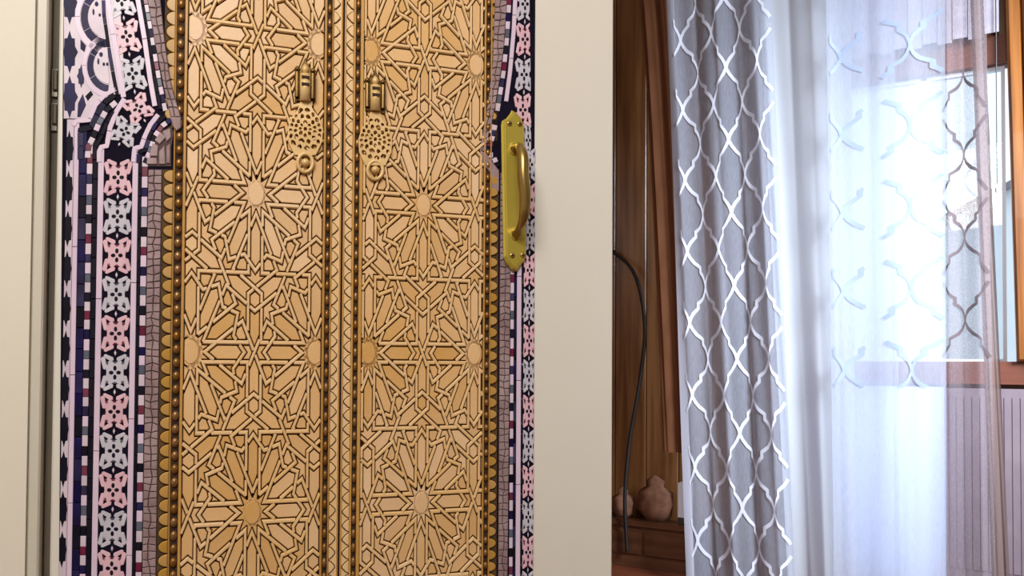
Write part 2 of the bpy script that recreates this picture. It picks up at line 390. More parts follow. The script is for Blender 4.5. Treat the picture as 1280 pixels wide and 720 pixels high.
    def nxt(u, v):
        l = sn[v]
        if len(l) == 2 and len(nb[v]) == 2: return l[0] if l[1] == u else l[1]
        if len(l) < 2: return None
        d = (verts[v][0]-verts[u][0], verts[v][1]-verts[u][1]); best = None; bd = .97*math.hypot(*d)
        for x in l:
            if x == u: continue
            e = (verts[x][0]-verts[v][0], verts[x][1]-verts[v][1]); c = (d[0]*e[0]+d[1]*e[1])/math.hypot(*e)
            if c > bd: bd = c; best = x
        if best is None and len(l) == 2: return l[0] if l[1] == u else l[1]
        return best
    left = set(se); paths = []
    while left:
        k = min(left); left.discard(k); path = [k[0], k[1]]
        for end in (1, 0):
            while True:
                u, v = (path[-2], path[-1]) if end else (path[1], path[0])
                x = nxt(u, v)
                if x is None: break
                kk = (min(v, x), max(v, x))
                if kk not in left: break
                left.discard(kk); path.append(x) if end else path.insert(0, x)
        paths.append(path)
    cr = {}
    for pi, p in enumerate(paths):
        for i, v in enumerate(p):
            if len(sn[v]) >= 4 and 0 < i < len(p)-1: cr.setdefault(v, []).append((pi, i))
    state = {}   # (path, index) -> over
    adj = {}
    for pi, p in enumerate(paths):
        c = [i for i, v in enumerate(p) if v in cr and (pi, i) in cr[v] and len(cr[v]) == 2]
        for a, b in zip(c, c[1:]): adj.setdefault((pi, a), []).append((pi, b)); adj.setdefault((pi, b), []).append((pi, a))
    for v, l in cr.items():
        if len(l) == 2: adj.setdefault(l[0], []).append(l[1]); adj.setdefault(l[1], []).append(l[0])
    for k in adj:
        if k in state: continue
        state[k] = True; q = [k]
        while q:
            a = q.pop()
            for b in adj[a]:
                if b not in state: state[b] = not state[a]; q.append(b)
    for v, l in cr.items():
        if len(l) == 2 and state.get(l[0]) == state.get(l[1]): state[l[0]] = True; state[l[1]] = False
    straps = []
    for pi, p in enumerate(paths):
        cur = [verts[p[0]]]; closed = p[0] == p[-1] and len(p) > 3
        for i in range(1, len(p)):
            v = verts[p[i]]; under = (pi, i) in state and not state[(pi, i)]
            if under:
                l = cr[p[i]]; oth = [x for x in l if x != (pi, i)][0]; q = paths[oth[0]]
                od = (verts[q[oth[1]+1]][0]-v[0], verts[q[oth[1]+1]][1]-v[1]); md = (v[0]-verts[p[i-1]][0], v[1]-verts[p[i-1]][1])
                sa = abs(od[0]*md[1]-od[1]*md[0])/(math.hypot(*od)*math.hypot(*md)+1e-9); g = (HW*.9+.55)/max(sa, .35)
                L = math.hypot(*md); a = cur[-1]; La = math.hypot(v[0]-a[0], v[1]-a[1])
                if La > g+.8: cur.append((v[0]-md[0]/L*g, v[1]-md[1]/L*g))
                if len(cur) > 1: straps.append(cur)
                nx = verts[p[i+1]]; nd = (nx[0]-v[0], nx[1]-v[1]); L = math.hypot(*nd); g2 = min(g, L*.6)
                cur = [(v[0]+nd[0]/L*g2, v[1]+nd[1]/L*g2)]
            else: cur.append(v)
        if len(cur) > 1: straps.append(cur)
    out = []
    for s in straps:   # drop collinear points
        t = [s[0]]
        for i in range(1, len(s)-1):
            a, b, c = t[-1], s[i], s[i+1]
            if abs((b[0]-a[0])*(c[1]-b[1])-(b[1]-a[1])*(c[0]-b[0])) > .02*math.hypot(b[0]-a[0], b[1]-a[1])*math.hypot(c[0]-b[0], c[1]-b[1]): t.append(b)
        t.append(s[-1]); out.append(t)
    discs = [(o, [p for p in [(o[0]+14.2*math.cos(R(30*k+15)), o[1]+14.2*math.sin(R(30*k+15))) for k in range(12)]]) for o in stars]
    dd = []
    for o, P in discs:
        P = [(min(x1-1, max(x0+1, a)), min(y1-1, max(y0+1, b))) for a, b in P]
        if carea(P) > 60: dd.append(P)
    return panels, out, dd
def strap_mesh(P, hw, tf, h0, h1):
    n = len(P); N = []
    closed = math.hypot(P[0][0]-P[-1][0], P[0][1]-P[-1][1]) < .01
    for i in range(n):
        a = P[i-1] if i else (P[-2] if closed else None); c = P[i+1] if i < n-1 else (P[1] if closed else None); b = P[i]; ns = []
        if a: e = (b[0]-a[0], b[1]-a[1]); l = math.hypot(*e) or 1e-9; ns.append((-e[1]/l, e[0]/l))
        if c: e = (c[0]-b[0], c[1]-b[1]); l = math.hypot(*e) or 1e-9; ns.append((-e[1]/l, e[0]/l))
        if len(ns) == 1: N.append(ns[0])
        else: k = max(.3, 1+ns[0][0]*ns[1][0]+ns[0][1]*ns[1][1]); N.append(((ns[0][0]+ns[1][0])/k, (ns[0][1]+ns[1][1])/k))
    v = []; f = []
    prof = [(-1, h0), (-.94, h0+(h1-h0)*.5), (-.5, h1), (.5, h1), (.94, h0+(h1-h0)*.5), (1, h0)]; m = len(prof)
    for (x, y), (nx, ny) in zip(P, N):
        for s, h in prof:
            a, b = tf(x+nx*hw*s, y+ny*hw*s); v.append((a, -h, b))
    for i in range(n-1):
        for k in range(m-1): f.append((i*m+k, i*m+k+1, (i+1)*m+k+1, (i+1)*m+k))
    f.append(tuple(range(m))[::-1]); f.append(tuple((n-1)*m+k for k in range(m)))
    L = sum(math.hypot(P[i+1][0]-P[i][0], P[i+1][1]-P[i][1]) for i in range(n-1))
    return L, MB().add(v, f)
def carved_leaf(xc, ytop, ybot, xl, xr, bx0, bx1, label):
    ac = D(xc, 400)[0]; ku = (D(xr, 400)[0]-D(xl, 400)[0])/S; b_t = D(xc, ytop)[1]; b_b = D(xc, ybot)[1]; kv = (b_t-b_b)/(S*1.7320508)
    def tf(x, y): return (ac+x*ku, b_t+y*kv)
    X0 = (D(bx0, 400)[0]-ac)/ku; X1 = (D(bx1, 400)[0]-ac)/ku
    Yt = (D(xc, Y0)[1]-b_t)/kv; Yb = (D(xc, Y1)[1]-b_t)/kv
    base = prism([tf(X0, Yb), tf(X1, Yb), tf(X1, Yt), tf(X0, Yt)], H0, H0+.0006).obj('carved_leaf', 'groove', mural, label=label)
    panels, straps, discs = leaf_pattern(X0, X1, Yb, Yt, 0, 0)
    rnd = random.Random(3)
    family('panel', [(carea(P), prism([tf(*p) for p in P], H0+.0007, H0+.0021, .0007)) for P in panels], base, 'panel')
    it = []
    for s in straps:
        it.append(strap_mesh(s, HW, tf, H0+.0007, H0+.0042+rnd.uniform(-.0003, .0003)))
    family('strap', it, base, 'strap')
    for P in discs: prism([tf(*p) for p in P], H0+.0007, H0+.0030, .0008).obj('rosette', 'panel', base)
    return base
carved_leaf(318.4, 243, 640, 240.5, 395.5, 230.5, 401.5, 'left carved leaf')
carved_leaf(528, 257, 628, 462.2, 593.8, 452, 602.5, 'right carved leaf')
# ---------- rails, studs, scallops, chevrons
def rail(x0, x1, h=.004, m='rail', y0=Y0, y1=Y1):
    return prism(quad(x0, x1, y0, y1), H0, H0+h, .0008).obj('rail', m, mural)
for a, b in ((226.3, 230), (402, 405), (411.4, 413.2), (438.6, 441), (447.2, 451.2), (603, 605)): rail(a, b)
rail(214.2, 216, .0022); rail(611, 612.4)
def disc(cx, cz, ra, rb, h0, h1, dome=True, n=10):
    v = []; f = []
    rings = ((1, h0), (.92, h0+(h1-h0)*.6), (.5, h1)) if dome else ((1, h0), (1, h1*.9+h0*.1), (.85, h1))
    for s, h in rings: v += [(cx+ra*s*math.cos(2*math.pi*k/n), -h, cz+rb*s*math.sin(2*math.pi*k/n)) for k in range(n)]
    for l in range(2): f += [(l*n+k, l*n+(k+1) % n, (l+1)*n+(k+1) % n, (l+1)*n+k) for k in range(n)]
    f.append(tuple(2*n+k for k in range(n))); return MB().add(v, f)
def studs(x0, x1, pitch, y0, y1, ph, label, sz=.33):
    bed = prism(quad(x0, x1, y0, y1), H0, H0+.0006).obj('stud_border', 'studbed', mural, label=label)
    y = y0+ph; me = None
    while y < y1-3:
        a, z = T((x0+x1)/2, y); ra = abs(T(x1, y)[0]-T(x0, y)[0])*.46; rb = abs(T(x0, y+pitch*sz)[1]-z)
        if me is None: me = disc(0, 0, ra, rb, H0+.0006, H0+.0046).obj('stud', 'stud', bed, smooth=True); o = me
        else: o = me.copy(); COL.objects.link(o); o.parent = bed
        o.location = (a, 0, z); y += pitch*(1.0)
studs(216.2, 226.2, 16.6, Y0, Y1, 6, 'stud border left of the left leaf')
studs(405.1, 411.3, 18.2, Y0, Y1, 9, 'stud border right of the left leaf')
studs(441.1, 447.1, 17.4, Y0, Y1, 5, 'stud border left of the right leaf')
studs(605.1, 610.9, 15.6, Y0, Y1, 7, 'stud border right of the right leaf', .26)
def scallops(x0, x1, pitch, y0, y1, side, label, ph=4, hh0=.0036):
    bed = prism(quad(x0, x1, y0, y1), H0, H0+.0006).obj('scallop_border', 'scallopbed', mural, label=label); me = None
    y = y0+ph
    while y < y1-6:
        a, z = T(x1 if side < 0 else x0, y); wd = abs(T(x1, y)[0]-T(x0, y)[0])*.86; hh = abs(T(x0, y+pitch*.39)[1]-z)
        if me is None:
            P = [(0, -hh)]+[(side*wd*math.cos(t), hh*math.sin(t)) for t in [R(-90+180*k/10) for k in range(11)]][1:-1]+[(0, hh)]
            dk = prism(inset(P if carea(P) > 0 else P[::-1], -.0011), H0+.0002, H0+.0008).obj('rim', 'groove', bed); dk0 = dk
            me = prism(P, H0+.0006, H0+hh0, .0009).obj('scallop', 'scallop', bed); o = me
        else:
            o = me.copy(); COL.objects.link(o); o.parent = bed
            dk0 = dk.copy(); COL.objects.link(dk0); dk0.parent = bed
        o.location = (a, 0, z); dk0.location = (a, 0, z); y += pitch
scallops(200.5, 214, 17.1, 212, Y1, -1, 'scalloped border left of the left leaf', 9)
scallops(200.5, 214, 17.1, Y0, 160, -1, 'scalloped border beside the left arch stone', 6, .0018)
scallops(612.5, 622, 14.6, 222, Y1, 1, 'scalloped border right of the right leaf')
scallops(612.5, 620, 14.6, Y0, 176, 1, 'scalloped border beside the right arch stone', 4, .0018)
def chevrons(x0, x1, pitch, side, label):
    bed = prism(quad(x0, x1, Y0, Y1), H0, H0+.0006).obj('chevron_border', 'strap', mural, label=label); me = None
    y = Y0+3
    while y < Y1-8:
        xa, xb = (x0, x1)
        a0, z = T(xa, y); a1 = T(xb, y)[0]; wd = a1-a0; hh = abs(T(xa, y+pitch*.5)[1]-z)
        if me is None:
            if side > 0: P = [(0, hh*.84), (0, -hh*.84), (wd*.3, -hh*.66), (wd*.74, -hh*.12), (wd*.74, hh*.12), (wd*.3, hh*.66)]
            else: P = [(wd, -hh*.84), (wd, hh*.84), (wd*.7, hh*.66), (wd*.26, hh*.12), (wd*.26, -hh*.12), (wd*.7, -hh*.66)]
            dk = prism(inset(P if carea(P) > 0 else P[::-1], -.0012), H0+.0002, H0+.0008).obj('rim', 'groove', bed); dk0 = dk
            me = prism(P, H0+.0006, H0+.003, .0007).obj('chevron', 'strap', bed); o = me
        else:
            o = me.copy(); COL.objects.link(o); o.parent = bed
            dk0 = dk.copy(); COL.objects.link(dk0); dk0.parent = bed
        o.location = (a0, 0, z); dk0.location = (a0, 0, z); y += pitch
chevrons(413.4, 423.2, 17.6, 1, 'chevron border on the left of the centre seam')
chevrons(428, 438.4, 17.2, -1, 'chevron border on the right of the centre seam')
rail(423.4, 424.9, .0035); rail(427, 428.2, .0035)
# ---------- stone reveals
def stones(cols, y0, y1, label, xs, rows, f=T, up=0.0):
    """cols: function y -> (xl, xr)"""
    rnd = random.Random(len(label)); bp = []; n = 24
    for k in range(n+1): y = y0+(y1-y0)*k/n; bp.append(f(cols(y)[0], y))
    for k in range(n, -1, -1): y = y0+(y1-y0)*k/n; bp.append(f(cols(y)[1], y))
    bed = prism(bp, H0, H0+.0006+up*1.3).obj('stone_reveal', 'mortar', mural, label=label); items = []
    G = {}
    for j in range(rows+1):
        for i in range(xs+1):
            y = y0+(y1-y0)*j/rows+(rnd.uniform(-1.8, 1.8) if 0 < j < rows else 0); l, r = cols(min(y1, max(y0, y)))
            t = i/xs+(rnd.uniform(-.14, .14) if 0 < i < xs else 0); G[i, j] = f(l+(r-l)*t, y)
    for j in range(rows):
        for i in range(xs):
            P = [G[i, j], G[i+1, j], G[i+1, j+1], G[i, j+1]]
            if carea(P) < 0: P = P[::-1]
            Q = inset(P, .0005)
            if carea(Q) > 0: items.append((carea(Q), prism(Q, H0+.0006, H0+.0024+up+rnd.uniform(-.0005, .0006), .0006)))
    family('stone', items, bed, 'stone')
stones(lambda y: (182.6, 200), 212, Y1, 'cracked stone strip left of the gilded leaves', 2, 58)
stones(lambda y: (624, 637.5-.004*(y-300)), 216, Y1, 'narrow stone strip right of the gilded leaves', 2, 64)
def crv(pts):
    def g(y):
        for (ya, xa), (yb, xb) in zip(pts, pts[1:]):
            if y <= yb or (yb, xb) == pts[-1]:
                t = (y-ya)/(yb-ya); return xa+(xb-xa)*t
    return g
c1 = crv([(Y0, 178), (0, 184.5), (50, 193), (100, 203), (130, 209), (148, 214)]); c2 = crv([(Y0, 199), (0, 201), (50, 206), (100, 213), (130, 221), (148, 226.5)])
stones(lambda y: (c1(y), c2(y)), Y0, 148, 'tapering stone face of the left arch', 2, 16, D, .0034)
prism([D(214, 148), D(226.5, 148), D(226.5, 161), D(221, 165), D(216, 158)], H0+.0002, H0+.0058, .0008).obj('stone', 'stone', mural)
prism([D(180.5, 208), D(182, 196), D(190, 176), D(200, 164), D(214, 159), D(217, 166), D(214, 184), D(214, 208)], H0, H0+.0008).obj('arch_underside', 'mortar', mural)
for P in ([(183, 206), (184, 198), (196, 198), (197, 206)], [(186, 196), (191, 179), (198, 183), (197, 196)], [(193, 176), (201, 166), (208, 172), (200, 181)], [(199, 206), (199, 190), (206, 182), (207, 206)], [(203, 165), (213, 161), (214, 172), (209, 178)], [(208, 205), (208, 184), (213, 180), (213, 205)]):
    prism([D(*p) for p in P], H0+.0008, H0+.0028, .0008).obj('stone', 'stone', mural)
r1 = crv([(Y0, 618), (0, 618), (80, 615), (130, 609), (170, 602), (190, 598.5)]); r2 = crv([(Y0, 634), (0, 633), (60, 629), (100, 624), (140, 617), (165, 611), (190, 606)])
stones(lambda y: (r1(y), r2(y)), Y0, 190, 'tapering stone face of the right arch', 2, 26, D, .0012)
prism([D(599, 191), D(606, 191), D(612, 200), D(623, 214), D(623, 240), D(614, 240), D(612, 216), D(604, 207)], H0+.0008, H0+.0034, .0008).obj('stone', 'stone', mural)
# ---------- tile surround
def tiles(name_label, col_items, bedpoly=None):
    bed = prism(bedpoly, H0, H0+.0004).obj('tile_border', 'grout', mural, label=name_label)
    for m, poly in col_items:
        Q = poly if carea(poly) > 0 else poly[::-1]
        prism(Q, H0+.0004, H0+.0017, .0004).obj('tile', m, bed)
    return bed
def column(x0, x1, y0, y1, h, seq, g=.7, jit=0.0, f=T, seed=1):
    out = []; y = y0; i = 0; rnd = random.Random(seed)
    while y < y1:
        hh = h[i % len(h)] if isinstance(h, (list, tuple)) else h; hh += rnd.uniform(-jit, jit)
        ye = min(y+hh-g, y1); 
        if ye-y > 1: out.append((seq[i % len(seq)], [f(x0, y), f(x1, y), f(x1, ye), f(x0, ye)]))
        y += hh; i += 1
    return out
def ell(cx, cy, rx, ry, n=8, rot=0): return [(cx+rx*math.cos(2*math.pi*k/n+rot), cy+ry*math.sin(2*math.pi*k/n+rot)) for k in range(n)]
def bar(x0, y0, x1, y1, w0, w1):
    dx, dy = x1-x0, y1-y0; l = math.hypot(dx, dy); nx, ny = -dy/l, dx/l; ux, uy = dx/l, dy/l
    return [(x0+nx*w0, y0+ny*w0), (x0-ux*w0*.7, y0-uy*w0*.7), (x0-nx*w0, y0-ny*w0), (x1-nx*w1, y1-ny*w1), (x1+ux*w1*.7, y1+uy*w1*.7), (x1+nx*w1, y1+ny*w1)]
def motif(mc, acc):
    """one star tile, 34 x 48.6, centre 0,0"""
    o = []
    o.append((mc, [(-7, -15), (0, -12.6), (7, -15), (12, -9.5), (10.6, 0), (12, 9.5), (7, 15), (0, 12.6), (-7, 15), (-12, 9.5), (-10.6, 0), (-12, -9.5)]))
    for sx in (1, -1):
        for sy in (1, -1):
            o.append((mc, bar(sx*12.6, sy*5, sx*15.2, sy*18, 2.2, 3.0)))
            o.append((mc, bar(sx*13, sy*21.2, sx*3.6, sy*16.2, 2.2, 3.0)))
            o.append((acc, [(sx*9.6, sy*7.8), (sx*12.2, sy*14.5), (sx*6.8, sy*12.4)]))
    return o
def marks(acc):
    return [('black', ell(0, -5.6, 2.2, 3.3)), ('black', ell(0, 5.6, 2.2, 3.3)), ('black', ell(-4.6, 0, 3.0, 2.5)), ('black', ell(4.6, 0, 3.0, 2.5)), (acc, ell(0, -12.6, 2.6, 1.3, 6)), (acc, ell(0, 12.6, 2.6, 1.3, 6))]
def place_motif(items, top, cx, cy, mc, f, ang=0, sx=1.0, sy=1.0, cl=None):
    acc = 'burg' if mc == 'pink' else 'slate'; c, s = math.cos(ang), math.sin(ang)
    def g(p):
        x, y = p[0]*sx, p[1]*sy; X = cx+x*c-y*s; Y = cy+x*s+y*c
        if cl: X = min(X, cl(Y) if callable(cl) else cl)
        return f(X, Y)
    for m, P in motif(mc, acc):
        Q = [g(p) for p in P]
        if abs(carea(Q)) > 4e-6: items.append((m, Q))
    for m, P in marks(acc):
        Q = [g(p) for p in P]
        if abs(carea(Q)) > 2e-6: top.append((m, Q))
    Q = [g(p) for p in [(0, 20.6), (1.6, 24.3), (0, 28), (-1.6, 24.3)]]
    if abs(carea(Q)) > 2e-6: items.append(('lilac2', Q))
def tile_set(label, items, top, bedpoly):
    bed = tiles(label, items, bedpoly)
    for m, P in top:
        prism(P, H0+.0012, H0+.0020, .0001).obj('inlay', m, bed)
# left motif column, straight part
def lean(f, y): return f
it = []; top = []
cy = 222.0; k = 0
while cy < Y1: place_motif(it, top, 145, cy, 'pink' if k % 2 == 0 else 'grey', T); cy += 48.75; k += 1
tile_set('star tile column left of the gilded leaves', it, top, quad(127.2, 162.8, 200, Y1))
it = column(119.8, 127, 184, Y1, 190, ['lilac'])+column(163, 170, 184, Y1, 170, ['lilac'])
tile_set('lilac tile strips beside the star tile column', it, [], quad(119.8, 126.9, 184, Y1)[:4])
it = column(170.4, 174.6, 192, Y1, 27, ['black'], .8)
it += column(174.8, 182, 196, Y1, [14, 11, 14, 11, 13.5, 11, 14, 11], ['lilac2', 'burg', 'lilac', 'navy', 'lilac', 'slate', 'lilac2', 'black'], .5, 1)
tile_set('checkered edge tiles right of the lilac strip', it, [], quad(170.2, 182.4, 184, Y1))
it = column(96, 105.2, 163, Y1, 27.5, ['navy', 'navy', 'navy', 'black', 'navy'], .9, 1.5)
it += column(105.6, 112.6, 180, Y1, [13, 11, 13, 11, 14, 11, 13, 11], ['lilac2', 'burg', 'lilac2', 'navy', 'lilac', 'slate', 'lilac2', 'black'], .5, 1, seed=5)
it += column(113.2, 119.4, 176, Y1, 25, ['black'], .9, 1, seed=4)
tile_set('navy and checkered tile columns at the left', it, [], quad(95.8, 119.6, 163, Y1))
it = column(89.2, 95.4, 149, Y1, 160, ['lilac']); tile_set('outer lilac tile strip', it, [], quad(89.2, 95.6, 149, Y1))
# outer white field with navy star shapes
it = [('lilac2', [D(80, Y0), D(136, Y0), D(150, 0), D(154, 60), D(156, 118), D(130, 120), D(110, 149), D(89, 149)]+[D(89, 149)][:0]+[D(80, 149)])]
it.append(('lilac2', [T(79.8, 149.5), T(88.8, 149.5), T(88.8, Y1), T(79.8, Y1)]))
top = []
def starshape(cx, cy, rx, ry, f, cl=79.9, cr=200):
    P = []
    for k in range(16):
        a = 2*math.pi*k/16; s = (1, .7, .88, .7)[k % 4]; P.append((cx+rx*s*math.sin(a), cy-ry*s*math.cos(a)))
    return [f(min(cr, max(cl, x)), y) for x, y in P]
for cy in (5, 66, 122): top.append(('navy', starshape(87.5, cy, 10.5, 27, D)))
for cy in (-26,): top.append(('navy', starshape(88, cy, 8, 10, D)))
y = 186
while y < Y1-20:
    top.append(('black', starshape(83, y, 7.5, 23, T, 79.9, 88.7))); y += 50
top.append(('navy', starshape(102, 96, 5.5, 15, D))); top.append(('navy', [D(98, 130), D(104, 118), D(108, 132), D(101, 147), D(97, 147)]))
top.append(('navy', [D(101, 50), D(108, 58), D(106, 66), D(101, 62)])); top.append(('black', [D(107, 121), D(114, 114), D(117, 119), D(110, 127)]))
tile_set('white tile field with navy star shapes at the far left', it, top, [D(79.8, Y0), D(136, Y0), D(150, 0), D(154, 60), D(156, 118), D(130, 120), D(110, 149), T(89, 149), T(89, Y1), T(79.8, Y1)])
# concentric lobes
lob = empty('arch_lobes', (0, 0, 0)); lob.parent = mural
cl_l = crv([(-40, 124), (0, 132), (50, 140), (100, 150), (130, 156)])
def arcband(cx, cy, r0, r1, a0, a1, m, n, gap=.5, h=.0022, stretch=1.15):
    for i in range(n):
        A = [a0+(a1-a0)*i/n+gap/((r0+r1)*.5)*.5, a0+(a1-a0)*(i+1)/n-gap/((r0+r1)*.5)*.5]
        seg = max(2, int(14/n)+1); P = [(cx-r1*math.cos(t), cy-r1*stretch*math.sin(t)) for t in [A[0]+(A[1]-A[0])*k/seg for k in range(seg+1)]]
        P += [(cx-r0*math.cos(t), cy-r0*stretch*math.sin(t)) for t in [A[1]-(A[1]-A[0])*k/seg for k in range(seg+1)]]
        Q = [D(min(x, cl_l(y)-1), y) for x, y in P]
        mm = m if isinstance(m, str) else m[i % len(m)]
        if abs(carea(Q)) > 1e-6: prism(Q, H0+.0004, H0+h, .0004).obj('tile', mm, lob)
for cx, cy, s in ((134, 22, .98), (138, 83, .86)):
    fan = [(cx-24*s*math.cos(t), cy-24*s*1.12*math.sin(t)) for t in [R(-88+176*k/12) for k in range(13)]]
    for nm, r0, r1, m in (('w', 34*s, 41*s, 'lilac'), ('n', 24.4*s, 33.4*s, 'navy')): arcband(cx, cy, r0, r1, R(-86), R(86), m, 3 if nm == 'n' else 2)
    P = [D(min(x, cl_l(y)-7), y) for x, y in fan]
    if carea(P) < 0: P = P[::-1]
    prism(P, H0+.0018, H0+.0024, .0003).obj('tile', 'lilac2', lob)
    for ex, ey, rx, ry in ((-9, -2, 1.6, 2.2), (-4, -2, 1.6, 2.2), (-17, -6, 1.4, 4), (-13, -16, 2.4, 3)):
        prism([D(*p) for p in ell(cx+ex*s, cy+ey*s, rx, ry)], H0+.0023, H0+.0029, .0001).obj('inlay', 'navy', lob)
# stepped arch bands: polyline bands in door-plane pixels
def band(pts, w0, m, n=None, name='tile', h=.0024, par=lob, gap=.6, z=.0006):
    P = pts; L = [0]
    for a, b in zip(P, P[1:]): L.append(L[-1]+math.hypot(b[0]-a[0], b[1]-a[1]))
    def at(s):
        for i in range(len(P)-1):
            if s <= L[i+1] or i == len(P)-2:
                t = (s-L[i])/(L[i+1]-L[i]); return (P[i][0]+(P[i+1][0]-P[i][0])*t, P[i][1]+(P[i+1][1]-P[i][1])*t)
    def nrm(s):
        a, b = at(max(0, s-2)), at(min(L[-1], s+2)); d = (b[0]-a[0], b[1]-a[1]); l = math.hypot(*d) or 1e-9; return (-d[1]/l, d[0]/l)
    n = n or 1
    for i in range(n):
        s0 = L[-1]*i/n; s1 = L[-1]*(i+1)/n-gap; k = max(1, int((s1-s0)/6)); A = []; B = []
        ss = sorted(set([s0+(s1-s0)*j/k for j in range(k+1)]+[x for x in L if s0+1 < x < s1-1]))
        for s in ss:
            p = at(s); q = nrm(s); A.append((p[0]+q[0]*w0/2, p[1]+q[1]*w0/2)); B.append((p[0]-q[0]*w0/2, p[1]-q[1]*w0/2))
        Q = [D(*p) for p in A+B[::-1]]
        if carea(Q) < 0: Q = Q[::-1]
        prism(Q, H0+z, H0+h, .0004).obj(name, m if isinstance(m, str) else m[i % len(m)], par)
prism([D(p[0], p[1]) for p in [(124, Y0), (178, Y0), (184.5, 0), (193, 50), (203, 100), (209, 130), (214, 148), (214, 158), (200, 164), (190, 176), (183, 196), (182, 206), (176, 206), (172, 201), (96, 201), (96, 162), (110, 162), (122, 134), (138, 116), (154, 112), (146, 60), (132, 0)]], H0+.0001, H0+.0006).obj('arch_bed', 'grout', lob)
band([(128, Y0), (135, 0), (143, 50), (151, 100), (155, 123)], 6.6, 'lilac', 2)                         # left lilac strip going up
band([(156, 124), (146, 140), (138, 160), (134, 183), (127, 184.5), (124.5, 190), (124.5, 204)], 6.2, 'lilac', 2)      # below
band([(128, Y0+6), (130.5, 20), (136, 60), (143, 100), (147, 119)], 4.6, ['black', 'navy'], 5, z=.0007)
band([(166, Y0), (172.5, 0), (181, 50), (188, 100), (194, 134)], 6.2, 'lilac', 2)
band([(198, 144), (188, 157), (181, 172), (177, 184), (168.5, 186), (167, 204)], 6.0, 'lilac', 2)
band([(171.5, Y0), (178, 0), (186.5, 50), (194, 100), (201, 138)], 4.0, 'black', 8)
band([(175.5, Y0), (182, 0), (190.5, 50), (199, 100), (207, 140)], 5.4, ['lilac2', 'black', 'lilac', 'burg', 'lilac2', 'slate', 'lilac', 'navy'], 17)
band([(206, 146), (195, 156), (187, 170), (182.5, 188), (174, 191), (173, 205)], 5.2, ['black', 'navy'], 6)
band([(214, 150), (203, 158), (193, 172), (188.5, 188), (185, 196), (181, 205)], 6.2, ['navy', 'lilac2', 'burg', 'lilac', 'black', 'lilac2', 'slate', 'lilac', 'black'], 9)
band([(92, 158), (96, 152), (112, 151), (120, 132), (132, 119), (146, 112)], 5.6, 'lilac', 3)
band([(101, 200), (101, 163), (114, 160), (122, 143), (132, 128), (144, 119)], 7.4, ['navy', 'navy', 'black'], 6)
band([(110, 198), (111, 184), (117, 172), (124, 155), (133, 139), (146, 128)], 7, ['lilac2', 'burg', 'lilac2', 'black', 'lilac', 'slate', 'lilac2', 'black', 'lilac2'], 9)
band([(118, 200), (120, 184), (127, 172), (134, 154), (143, 139)], 4.4, 'black', 4)
# arch star tiles
itA = []; topA = []
for cx, cy, mc, an in ((148.5, -44, 'pink', -8), (152, 1, 'grey', -8), (158.5, 46.5, 'pink', -9), (166, 93, 'grey', -7), (173, 136, 'pink', -28), (156.5, 165, 'grey', 24)):
    place_motif(itA, topA, cx, cy, mc, D, R(an), .95, .93 if cy < 120 else .72)
for m, P in itA:
    Q = P if carea(P) > 0 else P[::-1]; prism(Q, H0+.0007, H0+.0022, .0004).obj('tile', m, lob)
for m, P in topA: prism(P, H0+.0016, H0+.0027, .0001).obj('inlay', m, lob)
# ---------- right tile surround
it = []; top = []; cy = 368.0; k = 0
def place_col(cy0, cy1, step, xc, sx, f, cl, k=0):
    cy = cy0
    while (cy < cy1) if step > 0 else (cy > cy1):
        place_motif(it, top, xc(cy) if callable(xc) else xc, cy, 'pink' if k % 2 == 0 else 'grey', f, 0, sx, abs(step)/48.75, cl); cy += step; k += 1
place_col(206, Y1, 44, 661.0, .5, T, 667.5, 1)
it += column(652.0, 654.2, 216, Y1, 60, ['black'])
tile_set('star tile column right of the gilded leaves', it, top, quad(651.6, 667.6, 216, Y1))
it = column(645.6, 651.2, 216, Y1, 130, ['lilac'])+column(642.2, 645.2, 216, Y1, 26, ['black', 'navy'], .8)
it += column(637.6, 641.8, 216, Y1, [13, 10], ['lilac2', 'black', 'lilac', 'burg', 'lilac2', 'navy', 'lilac', 'slate'], .5, .8)
tile_set('lilac and checkered tile strips at the right', it, [], quad(637.4, 651.4, 216, Y1))
arch_r = empty('right_arch_tiles', (0, 0, 0)); arch_r.parent = mural
bedP = [(634, Y0), (661.2, Y0), (661.2, 0), (664.4, 216), (622, 216), (604, 192), (611, 165), (617, 140), (624, 100), (629, 60), (633, 0)]
prism([D(*p) for p in bedP], H0, H0+.0006).obj('arch_bed', 'grout', arch_r)
band([(637, Y0), (636, 0), (633, 50), (629, 90), (624, 122), (621, 140)], 5.2, ['lilac2', 'black', 'lilac', 'burg', 'lilac2', 'navy', 'lilac', 'slate'], 17, par=arch_r)
band([(643.6, Y0), (643.5, 0), (641.5, 40), (637, 90), (632, 128)], 5.0, 'lilac', 3, par=arch_r)
band([(639.8, Y0), (639.4, 0), (637.4, 40), (633, 90), (628.5, 124)], 1.6, 'black', 6, par=arch_r)
band([(614, 162), (609, 176), (604, 190)], 3.4, ['lilac2', 'black'], 5, par=arch_r)
band([(619, 150), (616, 166), (612, 180), (612, 198)], 7, ['black', 'lilac2', 'navy', 'lilac', 'burg'], 7, par=arch_r)
band([(617, 198), (622, 210)], 6, ['lilac2', 'black'], 2, par=arch_r)
it = []; top = []
place_col(138, Y0-10, -44, lambda y: 655.5-.02*abs(y-120)*0+(-.035*max(0, y-60)), .62, D, lambda y: 661.2+.0148*y, 0)
place_col(176, 180, 44, 659.5, .42, D, 663.2, 1)
for m, P in it:
    Q = P if carea(P) > 0 else P[::-1]; prism(Q, H0+.0007, H0+.0022, .0004).obj('tile', m, arch_r)
for m, P in top: prism(P, H0+.0016, H0+.0027, .0001).obj('inlay', m, arch_r)
